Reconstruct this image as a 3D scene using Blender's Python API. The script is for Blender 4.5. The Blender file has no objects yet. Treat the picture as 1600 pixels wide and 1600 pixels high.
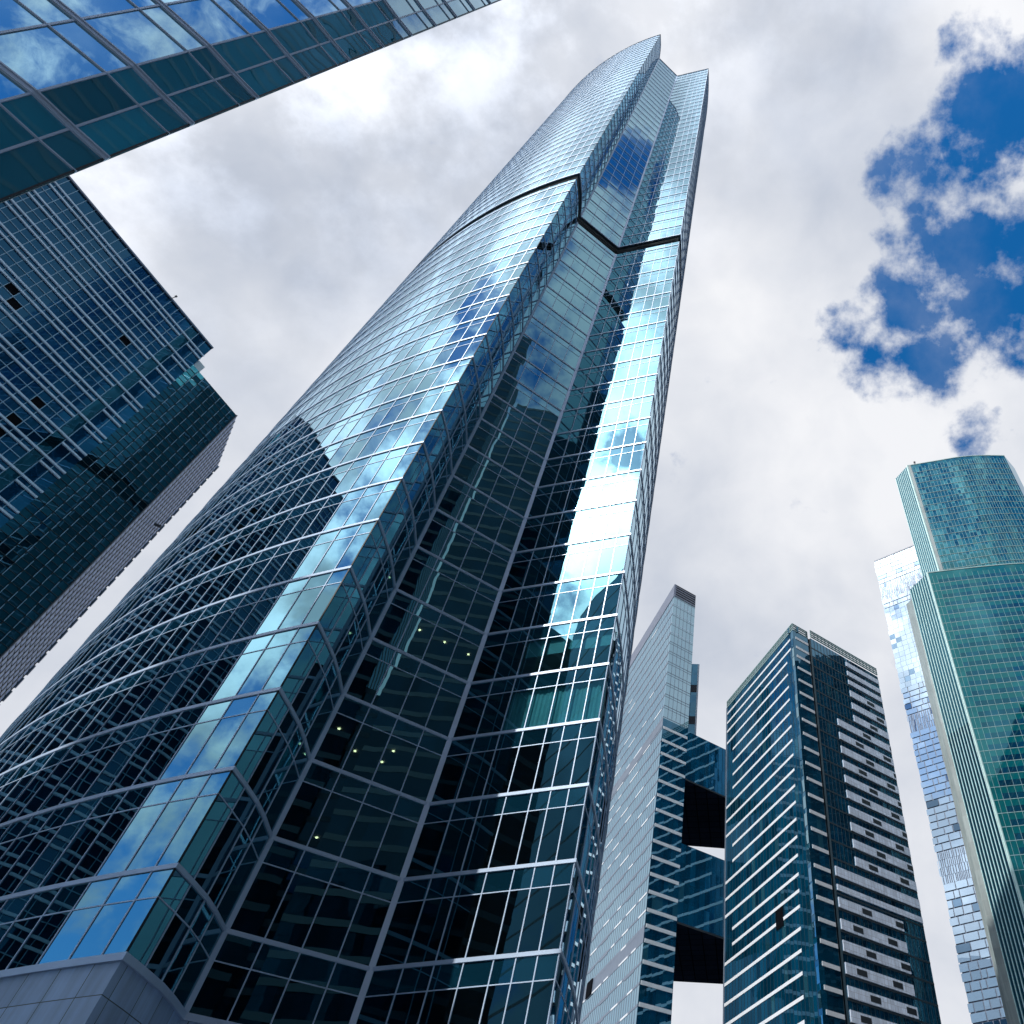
import bpy, math, random
from mathutils import Vector, Matrix

S = bpy.context.scene
COL = S.collection
rnd = random.Random(7)
R = math.radians
EYE = 1.7                                   # camera height above the plaza

# ------------------------------------------------------------------ camera
F_PX, CX, CY = 1168.0, 1166.0, 800.0        # focal length and principal point in a 1600 px frame
ZX, ZY = 1149.4, -148.0                     # where the verticals meet
U = Vector((ZX - CX, CY - ZY, -F_PX)).normalized()
FW = Vector((0, 0, -1))
YV = (FW - U * FW.dot(U)).normalized()
XV = YV.cross(U)
CAM_ROT = Matrix((XV, YV, U))               # camera axes -> world axes
cam_d = bpy.data.cameras.new('camera')
cam = bpy.data.objects.new('camera', cam_d)
COL.objects.link(cam)
cam.matrix_world = Matrix.Translation((0, 0, EYE)) @ CAM_ROT.to_4x4()
cam_d.sensor_width = 36.0
cam_d.lens = 36.0 * F_PX / 1600.0
cam_d.shift_x = (800.0 - CX) / 1600.0
cam_d.clip_start = 0.1
cam_d.clip_end = 20000
S.camera = cam

# ------------------------------------------------------------------ light
SUN_AZ, SUN_EL = -139.5, 49.0
SUND = Vector((math.sin(R(SUN_AZ)) * math.cos(R(SUN_EL)), math.cos(R(SUN_AZ)) * math.cos(R(SUN_EL)), math.sin(R(SUN_EL))))
sun_d = bpy.data.lights.new('sun', 'SUN')
sun_d.energy = 4.4
sun_d.angle = R(0.53)
sun_d.color = (1.0, 0.94, 0.87)
sun = bpy.data.objects.new('sun', sun_d)
COL.objects.link(sun)
sun.rotation_euler = (-SUND).to_track_quat('-Z', 'Y').to_euler()

S.view_settings.view_transform = 'Standard'
S.view_settings.look = 'None'
S.view_settings.gamma = 1.0
S.view_settings.exposure = 0.0
S.render.engine = 'CYCLES'
S.cycles.use_denoising = True
S.cycles.max_bounces = 10
S.cycles.glossy_bounces = 6
S.cycles.diffuse_bounces = 3
S.cycles.transparent_max_bounces = 10
S.cycles.sample_clamp_indirect = 6.0


class NT:
    """small helper to write node trees"""
    def __init__(self, tree):
        self.t = tree
        self.t.nodes.clear()

    def n(self, typ, _out=0, **kw):
        nd = self.t.nodes.new(typ)
        for k, v in kw.items():
            if k.startswith('i_'):
                key = k[2:]
                key = int(key) if key.isdigit() else key.replace('_', ' ')
                self.put(nd, key, v)
            else:
                setattr(nd, k, v)
        return nd

    def put(self, nd, key, v):
        if isinstance(v, bpy.types.Node):
            self.t.links.new(v.outputs[0], nd.inputs[key])
        elif isinstance(v, bpy.types.NodeSocket):
            self.t.links.new(v, nd.inputs[key])
        else:
            nd.inputs[key].default_value = v

    def m(self, op, a, b=0.0, c=None, clamp=False):
        nd = self.t.nodes.new('ShaderNodeMath')
        nd.operation = op
        nd.use_clamp = clamp
        self.put(nd, 0, a)
        self.put(nd, 1, b)
        if c is not None:
            self.put(nd, 2, c)
        return nd.outputs[0]

    def v(self, op, a, b=None, s=None):
        nd = self.t.nodes.new('ShaderNodeVectorMath')
        nd.operation = op
        self.put(nd, 0, a)
        if b is not None:
            self.put(nd, 1, b)
        if s is not None:
            self.put(nd, 'Scale', s)
        return nd.outputs['Value'] if op in ('DOT_PRODUCT', 'LENGTH') else nd.outputs[0]

    def mix(self, f, a, b):
        nd = self.t.nodes.new('ShaderNodeMix')
        nd.data_type = 'RGBA'
        self.put(nd, 0, f)
        self.put(nd, 6, a)
        self.put(nd, 7, b)
        return nd.outputs[2]

    def ramp(self, val, lo, hi, a=0.0, b=1.0, smooth=True):
        nd = self.t.nodes.new('ShaderNodeMapRange')
        nd.interpolation_type = 'SMOOTHSTEP' if smooth else 'LINEAR'
        self.put(nd, 0, val)
        self.put(nd, 1, lo)
        self.put(nd, 2, hi)
        self.put(nd, 3, a)
        self.put(nd, 4, b)
        return nd.outputs[0]


def c4(c):
    return (c[0], c[1], c[2], 1.0)


# ------------------------------------------------------------------ sky: Nishita blue with a layer of broken cloud
W = bpy.data.worlds.new('World')
S.world = W
W.use_nodes = True
wt = NT(W.node_tree)
tc = wt.n('ShaderNodeTexCoord')
D = wt.v('NORMALIZE', tc.outputs['Generated'])
sky = wt.n('ShaderNodeTexSky')
sky.sky_type = 'NISHITA'
sky.sun_disc = False
sky.sun_elevation = R(SUN_EL)
sky.sun_rotation = R(SUN_AZ)
sky.air_density = 1.0
sky.dust_density = 0.3
sky.ozone_density = 3.0
SKY_STRENGTH = 0.10
sep = wt.n('ShaderNodeSeparateXYZ', i_0=D)
zc = wt.m('MAXIMUM', sep.outputs[2], 0.06)
comb = wt.n('ShaderNodeCombineXYZ')
wt.put(comb, 0, wt.m('DIVIDE', sep.outputs[0], wt.m('ADD', zc, 0.25)))
wt.put(comb, 1, wt.m('DIVIDE', sep.outputs[1], wt.m('ADD', zc, 0.25)))
comb.inputs[2].default_value = 3.7
P = comb.outputs[0]
n_w = wt.n('ShaderNodeTexNoise', i_Vector=P, i_Scale=3.2, i_Detail=3.0, i_Roughness=0.55)
warp = wt.v('SCALE', wt.v('SUBTRACT', n_w.outputs['Color'], (0.5, 0.5, 0.5)), s=0.22)
P2 = wt.v('ADD', P, warp)
n_f = wt.n('ShaderNodeTexNoise', i_Vector=D, i_Scale=15.0, i_Detail=10.0, i_Roughness=0.60, i_Lacunarity=2.0, i_Distortion=0.0)
n_m = wt.n('ShaderNodeTexNoise', i_Vector=D, i_Scale=4.6, i_Detail=8.0, i_Roughness=0.55)
wd = wt.n('ShaderNodeTexNoise', i_Vector=D, i_Scale=10.0, i_Detail=6.0, i_Roughness=0.55)
Dw = wt.v('NORMALIZE', wt.v('ADD', D, wt.v('SCALE', wt.v('SUBTRACT', wd.outputs['Color'], (0.5, 0.5, 0.5)), s=0.115)))


def blob(d, r_in, r_out, vec=None):
    dot = wt.v('DOT_PRODUCT', vec if vec is not None else Dw, tuple(Vector(d).normalized()))
    return wt.ramp(dot, math.cos(R(r_out)), math.cos(R(r_in)))


def azel(a, e):
    return (math.sin(R(a)) * math.cos(R(e)), math.cos(R(a)) * math.cos(R(e)), math.sin(R(e)))


HOLES = [((.283, .190, .940), 0, 6.0, 1.05), ((.268, .150, .950), 0, 3.6, .85), ((.224, .372, .900), 0, 6.4, 1.05), ((.292, .352, .890), 0, 6.5, 1.05),
         ((.345, .372, .862), 0, 7.0, 1.0), ((.246, .128, .960), 0, 3.0, .85), ((.262, .105, .958), 0, 2.4, .75),
         ((.123, .423, .898), 0, 3.0, .76), ((.185, .470, .860), 0, 4.2, .78), ((.15, .45, .88), 0, 4.0, .60),
         ((.290, .525, .800), 0, 3.4, .78), ((.205, .245, .950), 0, 4.6, .78), ((.26, .44, .86), 0, 5.5, .80), ((.25, .28, .93), 0, 5.0, .72),
         (azel(-114, 13), 3, 20, .88), (azel(-116, 29), 0, 10, .72), (azel(157, 54), 4, 30, .80), (azel(-109, 59), 0, 6, .9), (azel(-110, 48), 3, 15, .52),
         (azel(126, 74), 0, 2.8, .80), (azel(-143, 55.5), 0, 4.0, .85), (azel(-136, 33), 0, 6, .85), (azel(-137, 42), 0, 4, .7), (azel(60, 30), 8, 30, .7), (azel(-69, 15), 5, 17, .9)]
hole = None
for d, ri, ro, w in HOLES:
    b = wt.m('MULTIPLY', blob(d, ri, ro), w)
    hole = b if hole is None else wt.m('MAXIMUM', hole, b)
dens = wt.m('ADD', wt.m('MULTIPLY', wt.m('SUBTRACT', n_f.outputs[0], 0.5), 2.6), wt.m('MULTIPLY', wt.m('SUBTRACT', n_m.outputs[0], 0.5), 0.9))
dens = wt.m('SUBTRACT', wt.m('ADD', dens, 1.19), wt.m('MULTIPLY', hole, 1.14))
cover = wt.m('MAXIMUM', wt.ramp(dens, 0.04, 0.82), wt.ramp(n_m.outputs[0], 0.42, 0.75, 0.0, 0.22))
# cloud brightness: broad light and dark masses, brighter in thin parts and round the sun
n_b = wt.n('ShaderNodeTexNoise', i_Vector=wt.v('ADD', D, (4.3, 1.9, 0.0)), i_Scale=4.2, i_Detail=6.0, i_Distortion=0.2, i_Roughness=0.5)
n_c = wt.n('ShaderNodeTexNoise', i_Vector=wt.v('ADD', D, (1.3, 7.9, 2.0)), i_Scale=12.0, i_Detail=8.0, i_Distortion=0.3, i_Roughness=0.5)
tone = wt.m('ADD', wt.m('MULTIPLY', n_b.outputs[0], 0.66), wt.m('MULTIPLY', n_c.outputs[0], 0.34))
tone = wt.ramp(tone, 0.27, 0.73, smooth=False)
for d, ri, ro, w in [((.074, .432, .899), 3, 17, .34), ((.301, .110, .947), 2, 9, .4), ((.122, .627, .769), 4, 16, .28),
                     ((.11, .213, .971), 3, 13, -.40), ((-.37, .198, .909), 4, 15, -.28), ((-.015, .694, .72), 4, 14, -.25),
                     ((-.564, .324, .76), 2, 9, -.12), ((-.3, .45, .84), 3, 14, .15), (azel(-114, 22), 2, 9, .3)]:
    tone = wt.m('ADD', tone, wt.m('MULTIPLY', blob(d, ri, ro, D), w))
tone = wt.m('MINIMUM', wt.m('MAXIMUM', tone, 0.0), 1.0)
ccol = wt.mix(tone, c4((.535, .585, .685)), c4((.90, .91, .945)))
sdot = wt.m('MAXIMUM', wt.v('DOT_PRODUCT', D, tuple(SUND)), 0.0)
n_e = wt.n('ShaderNodeTexNoise', i_Vector=wt.v('ADD', D, (2.2, 5.1, 9.0)), i_Scale=8.0, i_Detail=8.0, i_Roughness=0.58)
lit = wt.m('MULTIPLY', wt.m('ADD', wt.ramp(n_e.outputs[0], 0.40, 0.66), wt.m('MULTIPLY', tone, 0.25)), wt.m('MULTIPLY', wt.m('POWER', sdot, 7.5), 3.9))
ccol = wt.v('SCALE', ccol, s=wt.m('ADD', lit, 1.0))
ccol = wt.v('ADD', ccol, wt.v('SCALE', (1.0, .98, .94), s=wt.m('ADD', wt.m('MULTIPLY', wt.m('POWER', sdot, 260.0), 6.0), wt.m('ADD', wt.m('MULTIPLY', wt.m('POWER', sdot, 90.0), 1.2), wt.m('MULTIPLY', wt.m('POWER', sdot, 36.0), .5)))))
# deepen the blue a little (a polarised, contrasty sky)
hsv = wt.n('ShaderNodeHueSaturation', i_Saturation=1.38, i_Value=1.7, i_Color=sky)
bg_s = wt.n('ShaderNodeBackground', i_Color=hsv, i_Strength=SKY_STRENGTH)
bg_c = wt.n('ShaderNodeBackground', i_Color=ccol, i_Strength=1.0)
mx = wt.n('ShaderNodeMixShader', i_0=cover, i_1=bg_s, i_2=bg_c)
wt.n('ShaderNodeOutputWorld', i_Surface=mx)


# ------------------------------------------------------------------ materials
def new_mat(name):
    m = bpy.data.materials.new(name)
    m.use_nodes = True
    return m, NT(m.node_tree)


def glass(name, dark, tint, r0=.3, edge=(.90, .95, 1.0), tilt=.005, wave=.004, var=.35, see=None, pale=0.0, pale_c=(.1, .2, .22), rough=.0, wscale=.45):
    m, t = new_mat(name)
    uv = t.n('ShaderNodeUVMap')
    cell = t.v('FLOOR', uv.outputs[0])
    wn = t.n('ShaderNodeTexWhiteNoise', noise_dimensions='3D', i_Vector=cell)
    geo = t.n('ShaderNodeNewGeometry')
    nz = t.n('ShaderNodeTexNoise', i_Vector=geo.outputs['Position'], i_Scale=wscale, i_Detail=2.0, i_Roughness=.5)
    tl = t.v('SCALE', t.v('SUBTRACT', wn.outputs['Color'], (.5, .5, .5)), s=2 * tilt)
    wv = t.v('SCALE', t.v('SUBTRACT', nz.outputs['Color'], (.5, .5, .5)), s=2 * wave)
    nrm = t.v('NORMALIZE', t.v('ADD', geo.outputs['Normal'], t.v('ADD', tl, wv)))
    lw = t.n('ShaderNodeLayerWeight', i_Blend=.5)
    t.put(lw, 'Normal', nrm)
    pw = t.m('POWER', lw.outputs['Facing'], 2.8)
    fac = t.m('ADD', t.m('MULTIPLY', pw, 1 - r0), r0, clamp=True)
    gl = t.n('ShaderNodeBsdfGlossy', i_Color=t.mix(pw, c4(tint), c4(edge)), i_Roughness=rough, i_Normal=nrm)
    sx = t.n('ShaderNodeSeparateColor', i_0=wn.outputs['Color'])
    k = t.m('ADD', t.m('MULTIPLY', sx.outputs[1], 2 * var), 1 - var)
    bc = t.v('SCALE', tuple(dark), s=k)
    if pale:
        sel = t.m('GREATER_THAN', sx.outputs[2], 1 - pale)
        bc = t.mix(t.m('MULTIPLY', sel, sx.outputs[0]), bc, c4(pale_c))
    base = t.n('ShaderNodeBsdfDiffuse', i_Color=bc)
    if see:
        tr = t.n('ShaderNodeBsdfTransparent', i_Color=c4(see))
        base = t.n('ShaderNodeMixShader', i_0=.75, i_1=base, i_2=tr)
    out = t.n('ShaderNodeMixShader', i_0=fac, i_1=base, i_2=gl)
    t.n('ShaderNodeOutputMaterial', i_Surface=out)
    return m


def solid(name, col, rough=.5, metal=0.0, var=.12, scale=.6, spec=.5, grid=None):
    """painted metal, stone or concrete with soft unevenness; grid = (w, h, joint width, joint colour) in UV metres"""
    m, t = new_mat(name)
    geo = t.n('ShaderNodeNewGeometry')
    n1 = t.n('ShaderNodeTexNoise', i_Vector=geo.outputs['Position'], i_Scale=scale, i_Detail=5.0, i_Roughness=.6)
    k = t.ramp(n1.outputs[0], .3, .7, 1 - var, 1 + var, smooth=False)
    colr = t.v('SCALE', tuple(col), s=k)
    if grid:
        w, h, j, jc = grid
        uv = t.n('ShaderNodeUVMap')
        sp = t.n('ShaderNodeSeparateXYZ', i_0=uv.outputs[0])
        a = t.m('LESS_THAN', t.m('FRACT', t.m('DIVIDE', sp.outputs[0], w)), j / w)
        b = t.m('LESS_THAN', t.m('FRACT', t.m('DIVIDE', sp.outputs[1], h)), j / h)
        cell = t.n('ShaderNodeCombineXYZ')
        t.put(cell, 0, t.m('FLOOR', t.m('DIVIDE', sp.outputs[0], w)))
        t.put(cell, 1, t.m('FLOOR', t.m('DIVIDE', sp.outputs[1], h)))
        wn = t.n('ShaderNodeTexWhiteNoise', noise_dimensions='3D', i_Vector=cell.outputs[0])
        colr = t.v('SCALE', colr, s=t.m('ADD', t.m('MULTIPLY', wn.outputs[0], .24), .88))
        mp = t.n('ShaderNodeMapping', i_Vector=geo.outputs['Position'])
        mp.inputs['Scale'].default_value = (1.6, 1.6, .12)
        st = t.n('ShaderNodeTexNoise', i_Vector=mp, i_Scale=1.5, i_Detail=6.0, i_Roughness=.65)
        colr = t.v('SCALE', colr, s=t.ramp(st.outputs[0], .35, .7, .78, 1.08, smooth=False))
        colr = t.mix(t.m('MAXIMUM', a, b), colr, c4(jc))
    p = t.n('ShaderNodeBsdfPrincipled', i_Roughness=rough, i_Metallic=metal)
    t.put(p, 'Base Color', colr)
    p.inputs['Specular IOR Level'].default_value = spec
    t.n('ShaderNodeOutputMaterial', i_Surface=p)
    return m


def emit(name, col, s):
    m, t = new_mat(name)
    e = t.n('ShaderNodeEmission', i_Color=c4(col), i_Strength=s)
    t.n('ShaderNodeOutputMaterial', i_Surface=e)
    return m


M = {}
TEAL = (.31, .75, .90)
M['main_glass'] = glass('tower_vision_glass', (.004, .010, .014), TEAL, r0=.30, edge=(.74, .86, .98), see=(.07, .17, .26), tilt=.0035, wave=.0035)
M['main_clear'] = glass('tower_clear_glass', (.004, .03, .04), TEAL, r0=.26, edge=(.74, .86, .98), see=(.55, .85, .90), tilt=.003, wave=.003)
M['main_spandrel'] = glass('tower_spandrel_glass', (.003, .030, .055), TEAL, r0=.32, edge=(.74, .86, .98), tilt=.003, wave=.003)
M['alu'] = solid('pale_anodised_aluminium', (.50, .65, .86), rough=.4, metal=.15, var=.08)
M['alu_dark'] = solid('dark_aluminium', (.012, .018, .026), rough=.45, metal=.2)
M['louvre'] = solid('black_louvre', (.002, .003, .006), rough=.8, spec=.08)
M['stone'] = solid('blue_grey_cladding', (.42, .60, .86), rough=.45, var=.06, scale=1.2, grid=(1.45, 1.62, .03, (.05, .06, .08)))
M['soffit'] = solid('dark_soffit_panel', (.009, .014, .026), rough=.8, spec=.0, grid=(3.2, 3.2, .25, (.002, .002, .004)))
M['s_joint'] = solid('dark_blue_joint', (.006, .022, .036), rough=.5)
M['ceiling'] = solid('office_ceiling', (.35, .37, .38), rough=.8)
M['lamp'] = emit('ceiling_lamp_glow', (1.0, .55, .20), 24.0)
M['curtain'] = solid('teal_curtain', (.24, .60, .66), rough=.9)
M['blind'] = solid('grey_roller_blind', (.55, .62, .64), rough=.9)
M['roofing'] = solid('roofing', (.12, .13, .14), rough=.8)
M['nb_glass'] = glass('near_tower_glass', (.003, .014, .024), (.46, .84, 1.0), r0=.58, tilt=.006, wave=.010)
M['nb_edge'] = glass('near_tower_painted_reflection_glass', (.008, .25, .40), (.42, .76, .95), r0=.26, tilt=.006, wave=.010, var=.5)  # strong teal base colour stands in for the reflection of a teal building
M['l_glass'] = glass('west_tower_glass', (.001, .026, .066), (.08, .34, .62), r0=.12, tilt=.003, wave=.004, pale=.0)
M['l_dark'] = glass('west_tower_dark_glass', (.001, .026, .042), (.12, .38, .56), r0=.10, tilt=.01, wave=.01, var=.6)
M['l_teal'] = glass('west_tower_painted_sky_glass', (.03, .30, .34), (.5, .9, .95), r0=.25, var=.5)  # bright teal base paints the sky's reflection into the top corner panes
M['l_line'] = solid('west_tower_trim', (.62, .76, .92), rough=.4, metal=.0)
M['l_thin'] = solid('west_tower_thin_trim', (.28, .46, .62), rough=.4, metal=.0)
M['l_lattice'] = solid('perforated_panel', (.42, .50, .72), rough=.5)
M['n_glass'] = glass('slab_tower_glass', (.012, .05, .08), (.52, .76, .88), r0=.55, edge=(.66, .82, .92), tilt=.003, wave=.003)
M['s_glass'] = glass('striped_tower_glass', (.001, .040, .078), (.22, .52, .74), r0=.22, tilt=.006, wave=.006, var=.5, pale=.05, pale_c=(.02, .09, .12))
M['slit_glass'] = glass('slit_glass', (.01, .04, .06), (.45, .75, .85), r0=.45, tilt=.01)
M['strip'] = solid('pale_strip_panel', (.66, .70, .74), rough=.45, var=.05)
M['strip_grey'] = solid('grey_strip_panel', (.16, .20, .26), rough=.4, metal=.3, var=.08)
M['white_panel'] = solid('white_wall_panel', (.66, .76, .91), rough=.5, var=.05, grid=(1.05, 1.1, .05, (.30, .31, .34)))
M['n_cap'] = solid('grey_parapet_panel', (.17, .20, .27), rough=.4, metal=.4)
M['t_glass'] = glass('teal_tower_glass', (.001, .026, .055), (.16, .55, .66), r0=.18, tilt=.004, wave=.003, var=.4)
M['t_spandrel'] = glass('teal_tower_spandrel', (.001, .080, .092), (.28, .74, .80), r0=.12, tilt=.003, wave=.003, var=.12)
M['t_up_glass'] = glass('teal_tower_upper_glass', (.001, .040, .060), (.20, .62, .68), r0=.22, tilt=.010, wave=.003, var=.55, pale=.3, pale_c=(.02, .13, .15))
M['t_fin'] = solid('pale_green_fin', (.62, .84, .82), rough=.4)
M['t_grey'] = solid('grey_stone_cladding', (.25, .31, .32), rough=.6, var=.08, scale=.2, grid=(3.0, 3.7, .08, (.26, .29, .29)))
M['t_line'] = solid('grey_green_ledge', (.22, .34, .35), rough=.5)
M['m_glass'] = glass('brick_tower_glass', (.20, .30, .42), (.76, .90, 1.0), r0=.26, tilt=.004, wave=.002, var=.12)
M['m_dark'] = glass('brick_tower_dark_and_reflection_glass', (.01, .03, .06), (.4, .6, .8), r0=.3, tilt=.01)
M['m_frame'] = solid('brick_tower_frame', (.10, .13, .19), rough=.5)
M['mirror_glass'] = glass('dark_office_glass', (.001, .006, .013), (.3, .55, .75), r0=.06, edge=(.10, .18, .24), tilt=.005, wave=.004, var=.8)
M['mirror_band'] = solid('dark_office_band', (.008, .028, .045), rough=.5)
M['paving'] = solid('granite_paving', (.13, .14, .155), rough=.8, var=.15, grid=(2.0, 2.0, .02, (.10, .10, .10)))
M['mast'] = solid('roof_mast_paint', (.05, .05, .06), rough=.6)
M['leaf'] = solid('leaf', (.10, .22, .04), rough=.6, var=.4, scale=6)
M['pot'] = solid('plant_pot', (.25, .2, .16), rough=.7)


# ------------------------------------------------------------------ mesh helpers
class MB:
    def __init__(self):
        self.v, self.f, self.uv, self.mi, self.mats = [], [], [], [], []
        self.subs = []                     # (name, MB) pieces that become children of this part

    def mat(self, m):
        if m not in self.mats:
            self.mats.append(m)
        return self.mats.index(m)

    def quad(self, a, b, c, d, m, uv=None):
        i = len(self.v)
        self.v += [a, b, c, d]
        self.f.append((i, i + 1, i + 2, i + 3))
        self.uv.append(uv or ((0, 0), (1, 0), (1, 1), (0, 1)))
        self.mi.append(self.mat(m))

    def poly(self, pts, m):
        i = len(self.v)
        self.v += list(pts)
        self.f.append(tuple(range(i, i + len(pts))))
        self.uv.append(tuple((p[0], p[1]) for p in pts))
        self.mi.append(self.mat(m))

    def hexa(self, b, t, m):
        """b, t: 4 bottom and 4 top points, counter-clockwise seen from above"""
        self.quad(b[3], b[2], b[1], b[0], m)
        self.quad(t[0], t[1], t[2], t[3], m)
        for i in range(4):
            j = (i + 1) % 4
            self.quad(b[i], b[j], t[j], t[i], m)

    def join(self, o):
        i = len(self.v)
        self.v += o.v
        self.f += [tuple(k + i for k in f) for f in o.f]
        self.uv += o.uv
        mp = [self.mat(m) for m in o.mats]
        self.mi += [mp[k] for k in o.mi]
        for _, sb in o.subs:
            self.join(sb)

    def build(self, name, parent=None):
        me = bpy.data.meshes.new(name)
        me.from_pydata([tuple(p) for p in self.v], [], self.f)
        ul = me.uv_layers.new(name='UVMap')
        li = 0
        for f, uv in zip(self.f, self.uv):
            for k in range(len(f)):
                ul.data[li].uv = uv[k]
                li += 1
        for m in self.mats:
            me.materials.append(M[m])
        me.polygons.foreach_set('material_index', self.mi)
        me.update()
        o = bpy.data.objects.new(name, me)
        COL.objects.link(o)
        if parent is not None:
            o.parent = parent
        for nm, sb in self.subs:
            sb.build(nm, o)
        return o


CAM_INV = CAM_ROT.transposed()


def px(p):
    c = CAM_INV @ Vector((p[0], p[1], p[2] - EYE))
    if c.z > -.5:
        return None
    return (CX + F_PX * c.x / -c.z, CY - F_PX * c.y / -c.z)


def seen(mb):
    """projected area of a piece in the 1600 px frame (0 when outside or turned away)"""
    tot = 0.0
    for f in mb.f:
        q = [px(mb.v[i]) for i in f]
        if any(p is None for p in q):
            continue
        x = sum(p[0] for p in q) / len(q)
        y = sum(p[1] for p in q) / len(q)
        if not (-10 < x < 1610 and -10 < y < 1610):
            continue
        a = 0
        for i in range(len(q)):
            j = (i + 1) % len(q)
            a += q[i][0] * q[j][1] - q[j][0] * q[i][1]
        tot += max(0.0, -a / 2)            # y points down: front faces come out negative
    return tot


def parts(name, items, parent, cap=100, rest=None):
    """every piece a child of its own; past the cap the largest in view stay single and the rest become one 'stuff' part"""
    if not items:
        return []
    if len(items) <= cap:
        return [it.build(name, parent) for it in items]
    rank = sorted(items, key=seen, reverse=True)
    out = [it.build(name, parent) for it in rank[:cap]]
    allr = MB()
    for it in rank[cap:]:
        allr.join(it)
    o = allr.build(rest or name, parent)
    o['kind'] = 'stuff'
    return out


def thing(name, label, cat, loc=(0, 0, 0), group=None):
    o = bpy.data.objects.new(name, None)
    COL.objects.link(o)
    o.empty_display_size = 2
    o['label'] = label
    o['category'] = cat
    if group:
        o['group'] = group
    o.location = (0, 0, 0)
    return o


def sub2(a, b):
    return (a[0] - b[0], a[1] - b[1])


def unit(a):
    l = math.hypot(*a)
    return (a[0] / l, a[1] / l)


def nout(t):
    return (t[1], -t[0])                  # outward normal of a counter-clockwise outline


def off(p, n, d):
    return (p[0] + n[0] * d, p[1] + n[1] * d)


def lerp(a, b, f):
    return (a[0] + (b[0] - a[0]) * f, a[1] + (b[1] - a[1]) * f)


def xyz(p, z):
    return (p[0], p[1], z)


def offset_line(pts, d, closed=False):
    n = len(pts)
    out = []
    for i in range(n):
        if closed or 0 < i < n - 1:
            a = unit(sub2(pts[i], pts[i - 1]))
            b = unit(sub2(pts[(i + 1) % n], pts[i]))
            na, nb = nout(a), nout(b)
            bis = (na[0] + nb[0], na[1] + nb[1])
            l = math.hypot(*bis)
            bis = (bis[0] / l, bis[1] / l)
            k = max(.35, bis[0] * na[0] + bis[1] * na[1])
            out.append(off(pts[i], bis, d / k))
        else:
            t = unit(sub2(pts[1], pts[0])) if i == 0 else unit(sub2(pts[-1], pts[-2]))
            out.append(off(pts[i], nout(t), d))
    return out


def ring(pts, z0, z1, d0, d1, m, closed=False):
    """a bar of rectangular section running along the outline"""
    a = offset_line(pts, d0, closed)
    b = offset_line(pts, d1, closed)
    mb = MB()
    n = len(pts)
    for i in range(n if closed else n - 1):
        j = (i + 1) % n
        mb.quad(xyz(b[i], z0), xyz(b[j], z0), xyz(b[j], z1), xyz(b[i], z1), m)
        mb.quad(xyz(b[i], z1), xyz(b[j], z1), xyz(a[j], z1), xyz(a[i], z1), m)
        mb.quad(xyz(a[i], z0), xyz(a[j], z0), xyz(b[j], z0), xyz(b[i], z0), m)
    if not closed:
        mb.quad(xyz(a[0], z0), xyz(b[0], z0), xyz(b[0], z1), xyz(a[0], z1), m)
        mb.quad(xyz(b[-1], z0), xyz(a[-1], z0), xyz(a[-1], z1), xyz(b[-1], z1), m)
    return mb


def bar(p, t, w, d0, d1, z0, z1, m, mb=None):
    """an upright bar at plan point p on a wall running along t"""
    n = nout(t)
    mb = mb or MB()
    a = off(off(p, t, -w / 2), n, d0)
    b = off(off(p, t, -w / 2), n, d1)
    c = off(off(p, t, w / 2), n, d1)
    e = off(off(p, t, w / 2), n, d0)
    q = [b, c, e, a]
    mb.hexa([xyz(k, z0) for k in q], [xyz(k, z1) for k in q], m)
    return mb


def slab(p0, p1, u0, u1, z0, z1, d0, d1, m, mb=None, uvm=False):
    """a flat box on the wall p0 -> p1, from u0 to u1 metres along it"""
    t = unit(sub2(p1, p0))
    n = nout(t)
    mb = mb or MB()
    a, b = off(p0, t, u0), off(p0, t, u1)
    ao, bo, ai, bi = off(a, n, d1), off(b, n, d1), off(a, n, d0), off(b, n, d0)
    uvq = ((u0, z0), (u1, z0), (u1, z1), (u0, z1)) if uvm else None
    mb.quad(xyz(ao, z0), xyz(bo, z0), xyz(bo, z1), xyz(ao, z1), m, uvq)
    mb.quad(xyz(ao, z1), xyz(bo, z1), xyz(bi, z1), xyz(ai, z1), m)
    mb.quad(xyz(ai, z0), xyz(bi, z0), xyz(bo, z0), xyz(ao, z0), m)
    mb.quad(xyz(ai, z0), xyz(ao, z0), xyz(ao, z1), xyz(ai, z1), m)
    mb.quad(xyz(bo, z0), xyz(bi, z0), xyz(bi, z1), xyz(bo, z1), m)
    return mb


def pane(p, q, z0, z1, m, cu, cv, d=0.0, mb=None):
    mb = mb or MB()
    if d:
        n = nout(unit(sub2(q, p)))
        p, q = off(p, n, d), off(q, n, d)
    e = .001
    mb.quad(xyz(p, z0), xyz(q, z0), xyz(q, z1), xyz(p, z1), m,
            ((cu + e, cv + e), (cu + 1 - e, cv + e), (cu + 1 - e, cv + 1 - e), (cu + e, cv + 1 - e)))
    return mb


def arc_pts(start, heading, radius, widths, turn=1):
    """plan points walked from start; heading is an azimuth, turn=+1 turns clockwise"""
    x, y = start
    h = R(heading)
    out = []
    for w in widths:
        h += turn * w / radius / 2
        x += w * math.sin(h)
        y += w * math.cos(h)
        h += turn * w / radius / 2
        out.append((x, y))
    return out


def flat_roof(pts, z, m='roofing'):
    mb = MB()
    mb.poly([xyz(p, z) for p in pts], m)
    return mb


# ------------------------------------------------------------------ ground
g = MB()
g.quad((-3000, -3000, 0), (3000, -3000, 0), (3000, 3000, 0), (-3000, 3000, 0), 'paving',
       ((-3000, -3000), (3000, -3000), (3000, 3000), (-3000, 3000)))
go = g.build('plaza')
go['kind'] = 'structure'

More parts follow.
